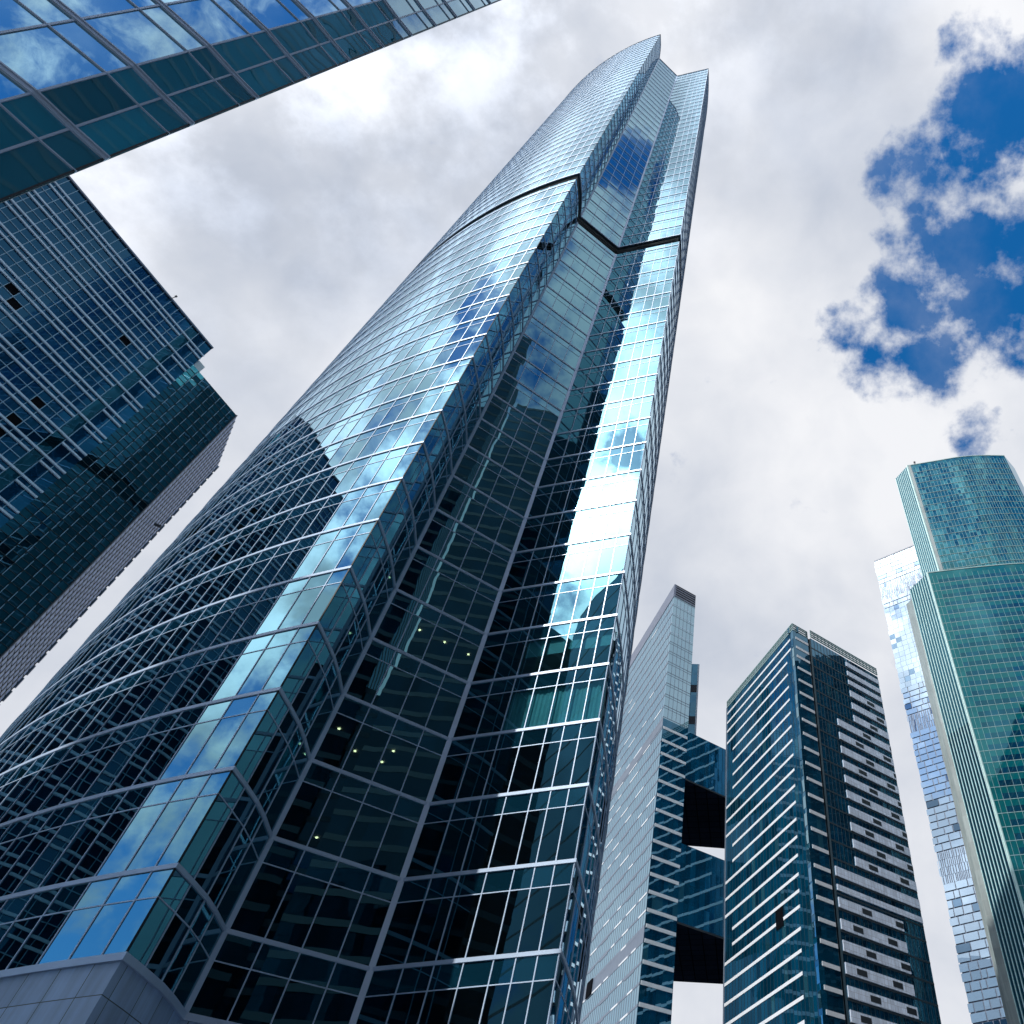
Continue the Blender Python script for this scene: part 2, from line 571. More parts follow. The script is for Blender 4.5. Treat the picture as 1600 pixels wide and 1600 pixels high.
# ------------------------------------------------------------------ the tall glass tower with the prow
ZK = lambda k: (k + 2.376) * 4.2 + EYE      # top of the floor band of storey k
BASE = 10.86 + EYE
TOP = 253.3 + EYE
prow, lc, ic, re_ = (-22.30, 28.59), (-23.10, 34.45), (-18.21, 39.05), (-8.93, 37.30)
left = arc_pts(prow, -77, 66, [1.04] + [1.45] * 31)
right = arc_pts(re_, 0, 66, [1.48, 1.48] + [1.45] * 9, turn=-1)
side = [(-22.36, 29.95), (-22.46, 31.33), (-22.68, 32.62)]
mid = [lerp(lc, ic, k / 4) for k in (1, 2, 3)]
rw = [1.69, 1.57, 1.49, 1.49, 1.10, 1.06, 1.05]
tot = sum(rw)
acc, rgt = 0, []
for w in rw[:-1]:
    acc += w
    rgt.append(lerp(ic, re_, acc / tot))
back_a = [(-58.0, 54.5), (-60, 62), (-58, 69), (-53, 75), (-46, 78), (-38, 78), (-30, 75), (-23, 70), (-17, 64)]
front = list(reversed(left)) + [prow] + side + [lc] + mid + [ic] + rgt + [re_] + right
outline = front + list(reversed(back_a))
nfront = len(front)

tower = thing('skyscraper', 'tallest blue glass skyscraper, curved left flank, folded recess and thin black band near its top', 'skyscraper')
wins, bands, trans, mulls = [], [], [], []
NK = 57
levels = [BASE] + [ZK(k) for k in range(1, NK + 1)] + [TOP]
RZ0, RZ1 = 107.75 + EYE, 110.78 + EYE       # black recessed storey
n_out = len(outline)
for k in range(len(levels) - 1):
    z0, z1 = levels[k], levels[k + 1]
    zs = z1 - 1.26
    for i in range(n_out):
        p, q = outline[i], outline[(i + 1) % n_out]
        w = MB()
        if z1 > RZ0 + 1 and z0 < RZ1 - 1:
            pane(p, q, z0, RZ0, 'main_spandrel', i, 2 * k, mb=w)
        else:
            pane(p, q, z0, zs, 'main_clear' if (k in (4, 5) and p in rgt[1:]) else 'main_glass', i, 2 * k, mb=w)
            w.subs.append(('spandrel', pane(p, q, zs, z1, 'main_spandrel', i, 2 * k + 1)))
        wins.append(w)
    bands.append(ring(outline, z1 - .19, z1, -.05, .065, 'alu', True))
    if not (z1 > RZ0 + 1 and z0 < RZ1 - 1):
        trans.append(ring(outline, zs - .025, zs + .025, -.05, .025, 'alu', True))
bands.append(ring(outline, BASE - .16, BASE + .10, -.05, .16, 'alu', True))
parts('window', wins, tower, 100, 'windows')
parts('floor_band', bands, tower)
parts('transom', trans, tower)
for i in range(n_out):
    p = outline[i]
    t = unit(sub2(outline[(i + 1) % n_out], outline[i - 1]))
    corner = p in (lc, ic)
    if p == prow:
        continue
    w = .30 if corner else (.06 if i < nfront else .16)
    pr = .10 if corner else .032
    mb = MB()
    for za, zb in ((BASE, RZ0), (RZ1, TOP)):
        bar(p, t, w, -.10, pr, za, zb, 'alu', mb)
    mulls.append(mb)
pm = MB()
for za, zb in ((BASE, RZ0), (RZ1, TOP)):
    bar(prow, unit((1.0, .25)), .06, -.06, .03, za, zb, 'alu_dark', pm)
mulls.append(pm)
parts('mullion', mulls, tower)
ring(offset_line(outline, -.55, True), RZ0, RZ1, -.3, 0, 'louvre', True).build('recessed_band', tower)
sl = []
inner = offset_line(outline, -.30, True)
for k in range(1, NK + 1):
    mb = MB()
    zc_, zf = ZK(k) - 1.22, ZK(k) - .35
    mb.poly([xyz(p, zf) for p in inner], 'ceiling')
    mb.poly([xyz(p, zc_) for p in reversed(inner)], 'ceiling')
    sl.append(mb)
parts('floor_slab', sl, tower)
flat_roof(outline, TOP - .4).build('roof', tower)
ring(outline, TOP - .05, TOP + .35, -.3, .12, 'alu_dark', True).build('parapet', tower)
# cladding of the base storeys
bm = MB()
acc = 0
bo = offset_line(outline, .06, True)
for i in range(n_out):
    p, q = outline[i], outline[(i + 1) % n_out]
    l = math.hypot(*sub2(q, p))
    ob = (bo[i], bo[(i + 1) % n_out])
    bm.quad(xyz(ob[0], 0), xyz(ob[1], 0), xyz(ob[1], BASE - .16), xyz(ob[0], BASE - .16), 'stone',
            ((acc, 0), (acc + l, 0), (acc + l, BASE - .16), (acc, BASE - .16)))
    acc += l
bm.build('base_cladding', tower)


def back_project(x, y, h):
    d = CAM_ROT @ Vector((x - CX, CY - y, -F_PX))
    return (d.x / d.z * h, d.y / d.z * h)


def lamp(x, y, z):
    p = back_project(x, y, z - EYE)
    mb = MB()
    pts = [(p[0] + .075 * math.cos(a * math.pi / 4), p[1] + .075 * math.sin(a * math.pi / 4)) for a in range(8)]
    for a in range(8):
        b = (a + 1) % 8
        mb.quad(xyz(pts[b], z - .05), xyz(pts[a], z - .05), xyz(pts[a], z), xyz(pts[b], z), 'lamp')
    mb.poly([xyz(q, z - .05) for q in reversed(pts)], 'lamp')
    return mb


lamps = []
for x, y, k in [(530, 1138, 4), (555, 1173, 4), (615, 1173, 4), (597, 1190, 4), (656, 1189, 4), (656, 984, 6), (615.5, 964, 6), (695, 1003, 6),
                (732, 1022, 6), (681, 912, 7), (834, 637, 14), (850, 649, 14), (495, 1308, 3)]:
    lamps.append(lamp(x, y, ZK(k) - 1.225))
parts('ceiling_lamp', lamps, tower)
# gathered curtains behind the fold's right hand panes
cur = []
for i in range(len(rw)):
    a = ([ic] + rgt)[i]
    b = (rgt + [re_])[i]
    t = unit(sub2(b, a))
    n = nout(t)
    mb = MB()
    L = math.hypot(*sub2(b, a))
    N = int(L / .09)
    z0, z1 = ZK(4) - .33, ZK(5) - 1.24
    pr_ = None
    for s in range(N + 1):
        p = off(off(a, t, L * s / N), n, -.22 - .03 * math.sin(s * 1.9) - .02 * math.sin(s * .7 + i))
        if pr_:
            mb.quad(xyz(pr_, z0), xyz(p, z0), xyz(p, z1), xyz(pr_, z1), 'curtain')
        pr_ = p
    cur.append(mb)
parts('curtain', cur[2:], tower)
bl = []
for i in range(2, len(rw)):
    a, b = ([ic] + rgt)[i], (rgt + [re_])[i]
    n = nout(unit(sub2(b, a)))
    a, b = off(lerp(a, b, .06), n, -.22), off(lerp(a, b, .94), n, -.22)
    zt_ = ZK(6) - 1.24
    zb_ = zt_ - (1.3, 1.2, 1.35, 1.3, 1.1, 1.3, 1.25)[i]
    mb = MB()
    mb.quad(xyz(a, zb_), xyz(b, zb_), xyz(b, zt_), xyz(a, zt_), 'curtain')
    bl.append(mb)
for i in range(n_out):
    p, q = outline[i], outline[(i + 1) % n_out]
    if p in rgt or not (i < nfront and p[1] < 40 and p[0] > -45):
        continue
    for k in range(1, 17):
        if rnd.random() > .13:
            continue
        n = nout(unit(sub2(q, p)))
        a, b = off(lerp(p, q, .08), n, -.24), off(lerp(p, q, .92), n, -.24)
        zt_ = ZK(k) - 1.25
        zb_ = zt_ - rnd.choice((.7, 1.3, 1.6, 2.2))
        mb = MB()
        mb.quad(xyz(a, zb_), xyz(b, zb_), xyz(b, zt_), xyz(a, zt_), 'blind')
        bl.append(mb)
parts('roller_blind', bl, tower)

# ------------------------------------------------------------------ the near tower overhead, upper left
nb = thing('glass_tower', 'near glass facade hanging over the upper left corner, its large panes mirroring blue sky', 'tower')
c0, m2, m1 = (-17.63, 5.26), (-18.15, 4.46), (-18.65, 3.60)
narc = arc_pts(m1, 219, 66, [1.58] + [1.5] * 24)
nfar = narc[-1]
nface = list(reversed(narc)) + [m1, m2, c0]
nout_l = nface + [(-23.5, 6.55), (-33, -2.0), (nfar[0] - 3, nfar[1] + 4)]
NTOP = 96.0
wins, bands, trans, mulls = [], [], [], []
kmax = 20
nl = [BASE] + [ZK(k) for k in range(1, kmax + 1)]
NTOP = nl[-1]
for k in range(len(nl) - 1):
    z0, z1 = nl[k], nl[k + 1]
    zs = z1 - 1.3
    for i in range(len(nface) - 1):
        w = MB()
        gm = 'nb_edge' if i >= len(nface) - 3 else 'nb_glass'
        pane(nface[i], nface[i + 1], z0, zs, gm, 300 + i, 2 * k, mb=w)
        w.subs.append(('spandrel', pane(nface[i], nface[i + 1], zs, z1, gm, 300 + i, 2 * k + 1)))
        wins.append(w)
    bands.append(ring(nface, z1 - .16, z1 - .02, -.05, .07, 'alu'))
    b2 = ring(nface, z1 + .0, z1 + .05, -.05, .10, 'alu')
    bands[-1].join(b2)
    trans.append(ring(nface, zs - .022, zs + .022, -.05, .05, 'alu'))
parts('window', wins, nb, 100, 'windows')
parts('floor_band', bands, nb)
parts('transom', trans, nb)
for i in range(len(nface)):
    t = unit(sub2(nface[min(i + 1, len(nface) - 1)], nface[max(i - 1, 0)]))
    if i == len(nface) - 1:
        mulls.append(bar(off(nface[i], t, -.04), t, .05, -.1, .04, 0, NTOP, 'alu_dark'))
    else:
        mulls.append(bar(nface[i], t, .06, -.1, .04, BASE, NTOP, 'alu'))
parts('mullion', mulls, nb)
bk = MB()
rest = [c0] + nout_l[len(nface):] + [nface[0]]
for i in range(len(rest) - 1):
    zz = nl
    for k in range(len(nl) - 1):
        pane(rest[i], rest[i + 1], nl[k], nl[k + 1] - .4, 'mirror_glass', 330 + i, k, mb=bk)
        pane(rest[i], rest[i + 1], nl[k + 1] - .4, nl[k + 1], 'mirror_band', 330 + i, k, mb=bk)
bk.build('side_wall', nb)
bb = MB()
for i in range(len(nout_l)):
    p, q = nout_l[i], nout_l[(i + 1) % len(nout_l)]
    bb.quad(xyz(p, 0), xyz(q, 0), xyz(q, BASE), xyz(p, BASE), 'stone', ((i * 1.45, 0), (i * 1.45 + 1.45, 0), (i * 1.45 + 1.45, BASE), (i * 1.45, BASE)))
bb.build('base_cladding', nb)
flat_roof(nout_l, NTOP - .1).build('roof', nb)

# ------------------------------------------------------------------ the tower at the left edge
lt = thing('office_tower', 'blue glass tower at the left edge with paired white floor lines and dark corner', 'tower')


def P(a, d):
    return (math.sin(R(a)) * d, math.cos(R(a)) * d)


lA, lB = P(-57.6, 107), P(-73.33, 103)
tl = unit(sub2(lA, lB))                       # runs towards the right end
LL = 53.0
l0 = off(lA, tl, -LL)                         # left end of the main face
lC = P(-52.53, 110.3)                         # right end of the dark corner piece
lD = P(-50.95, 123.2)
lHt, lHd = 117.4 + EYE, 111.5 + EYE
lback = [off(lD, unit((-.88, .47)), 16), off(l0, (-.93, .2), 34), off(l0, (-.93, .2), 3)]
floors_l = [h + EYE for h in [114.4 - 4.15 * j for j in range(27)] if h > 2]
wins, lines, thin, verts = [], [], [], []
nb_v = int(LL / 1.5)
vs = [j * 1.5 for j in range(nb_v + 1)]
vs = [LL - v for v in reversed(vs)]           # u measured from l0, ends flush at LL
if vs[0] > .05:
    vs = [0.0] + vs
zlist = sorted([0.0 + 2] + [f - 1.05 for f in floors_l] + [f for f in floors_l] + [f - 2.55 for f in floors_l if f > 5] + [lHt - .3])
for a in range(len(zlist) - 1):
    z0, z1 = zlist[a], zlist[a + 1]
    for j in range(len(vs) - 1):
        du = LL - vs[j + 1]
        louv = 3.0 <= du < 4.5
        darkp = rnd.random() < .006 or (7.4 < du < 8.9 and z1 - z0 > 1.2 and rnd.random() < .2) or (17.9 < du < 19.4 and z1 - z0 > 1.2 and 80 < z0 < 106 and rnd.random() < .22)
        m = 'louvre' if darkp else ('l_dark' if louv else 'l_glass')
        wins.append(pane(off(l0, tl, vs[j]), off(l0, tl, vs[j + 1]), z0, z1, m, 400 + j, a))
parts('window', wins, lt, 100, 'windows')
for f in floors_l:
    mb = slab(l0, lA, 0, LL, f - .14, f + .14, -.05, .22, 'l_line')
    slab(l0, lA, 0, LL - 4.5, f - 1.05 - .14, f - 1.05 + .14, -.05, .22, 'l_line', mb)
    slab(l0, lA, LL - 3.0, LL, f - 1.05 - .14, f - 1.05 + .14, -.05, .22, 'l_line', mb)
    lines.append(mb)
    zt = f - 2.55
    if zt > 3:
        thin.append(slab(l0, lA, 0, LL - 4.5, zt - .05, zt + .05, -.05, .08, 'l_thin'))
parts('floor_line', lines, lt)
parts('transom', thin, lt)
for u in vs[1:-1]:
    verts.append(bar(off(l0, tl, u), tl, .09, -.05, .07, 2, lHt - .3, 'l_thin'))
parts('mullion', verts, lt)
slab(l0, lA, 0, LL, lHt - .3, lHt, -.4, .25, 'n_cap').build('parapet', lt)
# dark corner piece
t2 = unit(sub2(lC, lA))
L2 = math.hypot(*sub2(lC, lA))
cw, fins, hz = [], [], []
nz2 = int(lHd / 1.04)
for a in range(nz2):
    z1 = lHd - a * 1.04
    z0 = z1 - 1.04
    for j in range(8):
        p, q = lerp(lA, lC, j / 8), lerp(lA, lC, (j + 1) / 8)
        m = 'l_dark'
        if a < 5 and j == 0 or (a < 3 and j == 1 and rnd.random() < .5):
            m = 'l_teal'
        cw.append(pane(p, q, z0, z1, m, 500 + j, a))
    hz.append(slab(lA, lC, 0, L2, z0 - .04, z0 + .04, -.05, .05, 's_joint'))
parts('corner_window', cw, lt, 100, 'corner_windows')
parts('louvre_blade', hz, lt, 100, 'louvre_blades')
for j in range(1, 9):
    p = lerp(lA, lC, j / 8)
    mb = bar(p, t2, .10, -.05, .13, 1, lHd - .1, 'alu_dark')
    for f in [lHd - .5 - 2.08 * q for q in range(54)]:
        if f > 3:
            bar(p, t2, .08, .10, .15, f - 1.6, f, 'l_thin', mb)
    fins.append(mb)
parts('corner_fin', fins, lt)
# lattice side
t3 = unit(sub2(lD, lC))
L3 = math.hypot(*sub2(lD, lC))
lat = MB()
ribs = []
pane(lC, lD, 0, lHd, 'alu_dark', 520, 0, mb=lat)
nrib = 9
for j in range(nrib):
    u0 = L3 * j / nrib + .35
    u1 = L3 * (j + 1) / nrib - .25
    nn = 3
    for a in range(int(lHd / 1.04)):
        z1 = lHd - a * 1.04 - .08
        for s in range(nn):
            ua = u0 + (u1 - u0) * s / nn
            ub = u0 + (u1 - u0) * (s + .78) / nn
            slab(lC, lD, ua, ub, z1 - .80, z1, .02, .08, 'l_lattice', lat)
lat.build('lattice_screen', lt)
for j in range(nrib + 1):
    mb = MB()
    for a in range(int(lHd / 2.08)):
        z1 = lHd - a * 2.08
        bar(lerp(lC, lD, j / nrib), t3, .25, .0, .14 if j < nrib else .3, z1 - 1.5, z1, 'strip_grey', mb)
    bar(lerp(lC, lD, j / nrib), t3, .28, -.05, .10, 0, lHd, 'alu_dark', mb)
    ribs.append(mb)
parts('rib', ribs, lt)
rest_l = [lD] + lback + [l0]
bk = MB()
for i in range(len(rest_l) - 1):
    for a in range(27):
        z0 = lHd - a * 4.15
        pane(rest_l[i], rest_l[i + 1], max(0, z0 - 4.15), z0, 'l_dark', 530 + i, a, mb=bk)
    pane(rest_l[i], rest_l[i + 1], lHd, lHt if i > 0 else lHd + .01, 'l_dark', 530 + i, 99, mb=bk)
bk.build('rear_wall', lt)
flat_roof([lA, lC, lD] + lback + [l0], lHd - .05).build('roof', lt)
up = MB()
e1 = off(lA, nout(tl), -14)
pane(lA, e1, lHd - .05, lHt, 'l_glass', 540, 0, mb=up)
pane(e1, lback[1], lHd - .05, lHt, 'l_dark', 541, 0, mb=up)
up.poly([xyz(p, lHt - .1) for p in (l0, lA, e1, lback[1])], 'roofing')
up.build('upper_storey', lt)
slab(lA, lC, .15, 1.5, lHd + .2, lHd + 2.0, -1.6, -.3, 'strip').build('plant_box', lt)
for u, nm in ((LL - 9.3, 'roof_mast'),):
    p = off(off(l0, tl, u), nout(tl), .1)
    mb = bar(p, tl, .10, -.2, .9, lHt - .1, lHt + .06, 'mast')
    bar(off(p, nout(tl), .8), tl, .3, -.12, .12, lHt + .06, lHt + .3, 'mast', mb)
    mb.build('cleaning_bracket', lt)
p = off(lerp(lC, lD, .55), nout(t3), .45)
bar(p, t3, .2, 0, .9, lHd - 22, lHd - 21.6, 'mast').build('lamp_bracket', lt)

# ------------------------------------------------------------------ striped towers and the bridges between them
fl = [142.5, 139.1, 135.9] + [131.8 - 4.17 * j for j in range(14)]      # strips on the corner, above eye level
fl = [f for f in fl if f > 76.5] + [74.1, 70.9]
fl += [66.5 - 4.17 * j for j in range(16)]
fl = [f for f in fl if f > 2]

sA, sB, sC = P(4.49, 162.0), P(-2.1, 198.0), P(11.93, 187.9)
sH = 147.5 + EYE
st = thing('striped_tower', 'broad dark blue tower with pale floor stripes and white panels on its right side', 'tower')
LR = math.hypot(*sub2(sC, sA))
LS = math.hypot(*sub2(sB, sA))
tR = unit(sub2(sC, sA))
nR = nout(tR)
tS = unit(sub2(sA, sB))                        # wall sB -> sA keeps the inside on its left
nS = nout(tS)
sback = [off(sC, (-nR[0], -nR[1]), 34.0), off(sB, (-nS[0], -nS[1]), 24.0)]
zl = sorted([0.0] + [f + EYE - .5 for f in fl] + [sH - 2.5])
wl, wr = [], []
for a in range(len(zl) - 1):
    nl_ = 28
    for j in range(nl_):
        wl.append(pane(lerp(sB, sA, j / nl_), lerp(sB, sA, (j + 1) / nl_), zl[a], zl[a + 1], 's_glass', 600 + j, a))
    nr_ = 4
    for j in range(nr_):
        p, q = off(sA, tR, 5.9 * j / nr_), off(sA, tR, 5.9 * (j + 1) / nr_)
        wr.append(pane(p, q, zl[a], zl[a + 1], 's_glass', 640 + j, a))
    nr_ = 19
    for j in range(nr_):
        p, q = off(off(sA, tR, 6.5 + (LR - 6.5) * j / nr_), nR, .55), off(off(sA, tR, 6.5 + (LR - 6.5) * (j + 1) / nr_), nR, .55)
        wr.append(pane(p, q, zl[a], zl[a + 1], 's_glass', 650 + j, a))
parts('window', wl + wr, st, 100, 'windows')
# groove between the corner bay and the panelled face
gr = MB()
slab(sA, sC, 5.9, 6.5, 0, sH + .6, -.8, -.5, 's_joint', gr)
slab(sA, sC, 6.42, 6.5, 0, sH - 2.5, -.5, .6, 's_joint', gr)
slab(sA, sC, 5.86, 5.94, 0, sH - 2.5, -.5, .05, 's_joint', gr)
gr.build('corner_groove', st)
strips = []
lowset = [127.7, 123.4, 119.2, 115.0]
for i, f in enumerate(fl):
    z = f + EYE
    r_end = 4.0 + max(0.0, (102.4 - f) * .048) if f < 137 else 1.6
    l_gap = 4.4 if any(abs(f - q) < 1.2 for q in lowset) or (72 < f < 107 and i % 5 in (1, 2)) else .2
    mb = slab(sB, sA, l_gap, LS - min(r_end, 8.0), z - .34, z + .34, -.05, .10, 'strip')
    slab(sA, sC, .9, 5.8, z - .42, z + .42, -.05, .12, 'strip', mb)
    strips.append(mb)
parts('stripe', strips, st)
pan = []
for i, f in enumerate(fl):
    z = f + EYE
    u0 = 20.4 if f > 122 else (13.7 if f > 80 else 6.8)
    u1 = LR - .15 if f > 72.5 else 27.0
    if abs(f - 131.8) < .1 or f > 118 and f < 122:
        pass
    h0, h1 = (-.75, 1.35) if f < 133 else (-.55, 1.05)
    if abs(f - 74.1) < .3 or abs(f - 78.5) < .8:
        h0, h1 = -.4, .9
    mb = slab(sA, sC, u0, u1, z + h0, z + h1, .5, .78, 'white_panel', uvm=True)
    # small dark windows cut into the white bands
    dk = MB()
    if f < 134 and not 73 < f < 79:
        ph = (i * 5.1 + (2 if i % 2 else 0)) % 10.6
        u = u0 + ph
        while u < u1 - .5:
            slab(sA, sC, u, min(u + 3.0, u1 - .05), z + h0 + .5, z + h1 - .45, .5, .80, 'alu_dark', dk)
            u += 10.6
    if dk.v:
        mb.join(dk)
    pan.append(mb)
parts('white_panel_band', pan, st)
jl = []
for f in fl:
    mb = slab(sA, sC, 6.55, LR, f + EYE - 1.25, f + EYE - .85, .5, .6, 's_joint')
    jl.append(mb)
parts('floor_joint', jl, st)
vm = []
for j in range(1, 22):
    vm.append(bar(off(off(sA, tR, 6.5 + (LR - 6.5) * j / 22), nR, .55), tR, .10, -.05, .06, 0, sH - 2.5, 's_joint'))
for j in range(1, 28):
    vm.append(bar(lerp(sB, sA, j / 28), tS, .08, -.05, .05, 0, sH - 2.5, 's_joint'))
parts('mullion', vm, st)
# light glazed slits along the corner edge
sl_ = []
for i, f in enumerate(fl):
    if i % 4 in (0, 3) and f < 140 and f > 105:
        continue
    z = f + EYE
    mb = MB()
    pane(off(sA, tS, -1.15), off(sA, tS, -.05), z - 3.6, z - .6, 'slit_glass', 690, i, d=.06, mb=mb)
    sl_.append(mb)
parts('corner_slit', sl_, st)
# open lattice parapet
pp = MB()
for z0, z1 in ((sH - 2.5, sH - 2.2), (sH - 1.65, sH - 1.45), (sH - .85, sH - .65), (sH - .2, sH)):
    slab(sB, sA, 0, LS, z0, z1, -.2, .1, 't_line', pp)
    slab(sA, sC, 0, 5.9, z0, z1, -.2, .1, 't_line', pp)
    slab(sA, sC, 6.5, LR, z0 + .6, z1 + .6, .4, .7, 't_line', pp)
for j in range(29):
    slab(sB, sA, LS * j / 28 - .12 if j else 0, LS * j / 28 + .12 if j < 28 else LS, sH - 2.2, sH - .2, -.12, .04, 't_line', pp)
for j in range(20):
    u = 6.6 + (LR - 6.8) * j / 19
    slab(sA, sC, u, u + .2, sH - 1.6, sH + .4, .42, .62, 't_line', pp)
pp.build('lattice_parapet', st)
pb = MB()
slab(sB, sA, 0, LS, sH - 2.5, sH - .6, -2, -1.6, 's_glass', pb)
slab(sA, sC, 0, LR, sH - 2.5, sH - .6, -2, -1.6, 's_glass', pb)
pb.build('roof_screen', st)
bk = MB()
for p, q in ((sC, sback[0]), (sback[0], sback[1]), (sback[1], sB)):
    for a in range(len(zl) - 1):
        pane(p, q, zl[a], zl[a + 1], 's_glass', 680, a, mb=bk)
bk.build('rear_wall', st)
flat_roof([sA, sC] + sback + [sB], sH - 2.5).build('roof', st)
# louvred plant windows, darker, on the left face
pl = MB()
for j in range(6):
    u = LS - 15.6 + j * .55
    slab(sB, sA, u, u + .3, 69.5 + EYE, 73.6 + EYE, .02, .25, 'louvre', pl)
pl.build('open_louvre', st)
# edge cap at the far left end
slab(sB, sA, .0, .5, 0, sH - 2.5, .0, .18, 'strip_grey').build('edge_cap', st)

nA, nC, nB = P(-7.83, 184.0), P(-5.54, 189.0), P(-11.72, 228.5)
nH = 185.6 + EYE
sn = thing('slab_tower', 'slim tower with bright mirrored left flank and dark cap, just behind the tallest tower', 'tower')
LNR = math.hypot(*sub2(nC, nA))
LNL = math.hypot(*sub2(nA, nB))
tNR, tNL = unit(sub2(nC, nA)), unit(sub2(nA, nB))
nNR, nNL = nout(tNR), nout(tNL)
nbk = [off(nC, (-nNR[0], -nNR[1]), 34.0)]
nbk = [off(nC, tNL, -34.0), off(nB, tNR, 3)]
fn = [f for f in fl if f < 130] + [131.2, 135.2, 139.3, 143.4, 147.5, 151.6, 155.8, 159.8, 163.8, 167.8, 172.1, 176.4, 180.3]
fn = sorted(fn)
zn = [0.0] + [f + EYE - .5 for f in fn]
wn_ = []
for a in range(len(zn) - 1):
    for j in range(36):
        wn_.append(pane(lerp(nB, nA, j / 36), lerp(nB, nA, (j + 1) / 36), zn[a], zn[a + 1], 'n_glass', 700 + j, a))
    for j in range(6):
        up_ = zn[a] > 131
        wn_.append(pane(lerp(nA, nC, j / 6), lerp(nA, nC, (j + 1) / 6), zn[a], zn[a + 1], 'n_glass' if up_ else 's_glass', 740 + j, a))
parts('window', wn_, sn, 100, 'windows')
ledges, dashes, dsh = [], [], []
for i, f in enumerate(fn):
    z = f + EYE
    mech = abs(f - 131.2) < .5 or abs(f - 74.1) < .5
    mb = slab(nB, nA, 0, LNL, z - .45, z + .05, -.05, .06, 'strip_grey')
    if mech:
        slab(nB, nA, 0, LNL, z - 3.2, z + .1, -.05, .05, 'strip_grey', mb)
    ledges.append(mb)
    # pale and dark dashes scattered along each storey line
    mb = MB()
    u = rnd.uniform(0, 6)
    while u < LNL - 3:
        l = rnd.uniform(2.5, 7)
        if rnd.random() < (.55 if f < 140 else .08):
            dsh.append(slab(nB, nA, u, min(u + l, LNL), z - .42, z + .0, -.05, .08, 'strip'))
        else:
            dsh.append(slab(nB, nA, u, min(u + l, LNL), z - .75, z + .1, -.05, .075, 'strip_grey'))
        u += l + rnd.uniform(1.5, 8)
    if f > 110:
        mb2 = slab(nA, nC, 0, LNR, z - .12, z + .06, -.05, .04, 'l_line' if f > 160 else 'strip_grey', mb)
        if f > 132:
            slab(nA, nC, 0, LNR, z - .95, z - .82, -.05, .035, 'strip_grey', mb)
    if f < 131:
        slab(nA, nC, .3, LNR - .15, z - .42, z + .42, -.05, .12, 'strip', mb)
    if mb.v:
        dashes.append(mb)
parts('spandrel_dash', dsh, sn)
parts('ledge', ledges, sn)
parts('stripe', dashes, sn)
ms = []
for j in range(1, 6):
    ms.append(bar(lerp(nA, nC, j / 6), tNR, .12, -.05, .05, 131.5 + EYE, 180 + EYE, 'strip_grey'))
for j in range(1, 30):
    ms.append(bar(lerp(nB, nA, j / 30), tNL, .09, -.05, .05, 0, 180 + EYE, 'strip_grey'))
parts('mullion', ms, sn)
cap = MB()
slab(nB, nA, 0, LNL, fn[-1] + EYE - .5, nH, -.5, .14, 'n_cap', cap)
slab(nA, nC, 0, LNR, fn[-1] + EYE - .5, nH, -.5, .02, 'alu_dark', cap)
cap.build('parapet', sn)
lv = MB()
for j in range(5):
    z = fn[-1] + EYE + j * 1.05
    slab(nA, nC, .2, LNR - .1, z, z + .35, .02, .12, 'n_cap', lv)
lv.build('louvre_screen', sn)
bk = MB()
rr = [nC] + nbk + [nB]
for i in range(len(rr) - 1):
    for a in range(len(zn) - 1):
        pane(rr[i], rr[i + 1], zn[a], zn[a + 1], 's_glass', 760 + i, a, mb=bk)
    pane(rr[i], rr[i + 1], zn[-1], nH, 'n_cap', 760 + i, 99, mb=bk)
bk.build('rear_wall', sn)
flat_roof([nA, nC] + nbk + [nB], nH - .3).build('roof', sn)
ol = MB()
for j in range(7):
    u = 7 + j * .6
    slab(nB, nA, u, u + .35, 70.6 + EYE, 74.2 + EYE, .03, .4, 'louvre', ol)
ol.build('open_louvre', sn)
# lift shaft standing behind, above the upper bridge
sh0 = P(-5.75, 204)
sh1 = P(-4.8, 204)
ht = unit(sub2(sh1, sh0))
hn = nout(ht)
hs = MB()
hw = math.hypot(*sub2(sh1, sh0))
q4 = [sh0, sh1, off(sh1, hn, -7), off(sh0, hn, -7)]
sz = [118 + EYE + 4.17 * j for j in range(13)]
sz[-1] = 167.5 + EYE
for a in range(len(sz) - 1):
    for e in range(4):
        pane(q4[e], q4[(e + 1) % 4], sz[a], sz[a + 1] - 1.1, 's_glass' if a % 3 else 'alu_dark', 770 + e, a, mb=hs)
        pane(q4[e], q4[(e + 1) % 4], sz[a + 1] - 1.1, sz[a + 1], 's_glass', 775 + e, a, mb=hs)
hs.poly([xyz(p, sz[-1]) for p in q4], 'roofing')
slab(sh0, sh1, hw - .5, hw - .1, sz[0], sz[-1] - .4, .0, .12, 'strip', hs)
slab(sh0, sh1, .3, .7, sz[0], sz[-1] - .4, .0, .12, 'strip', hs)
hs.build('lift_shaft', sn)

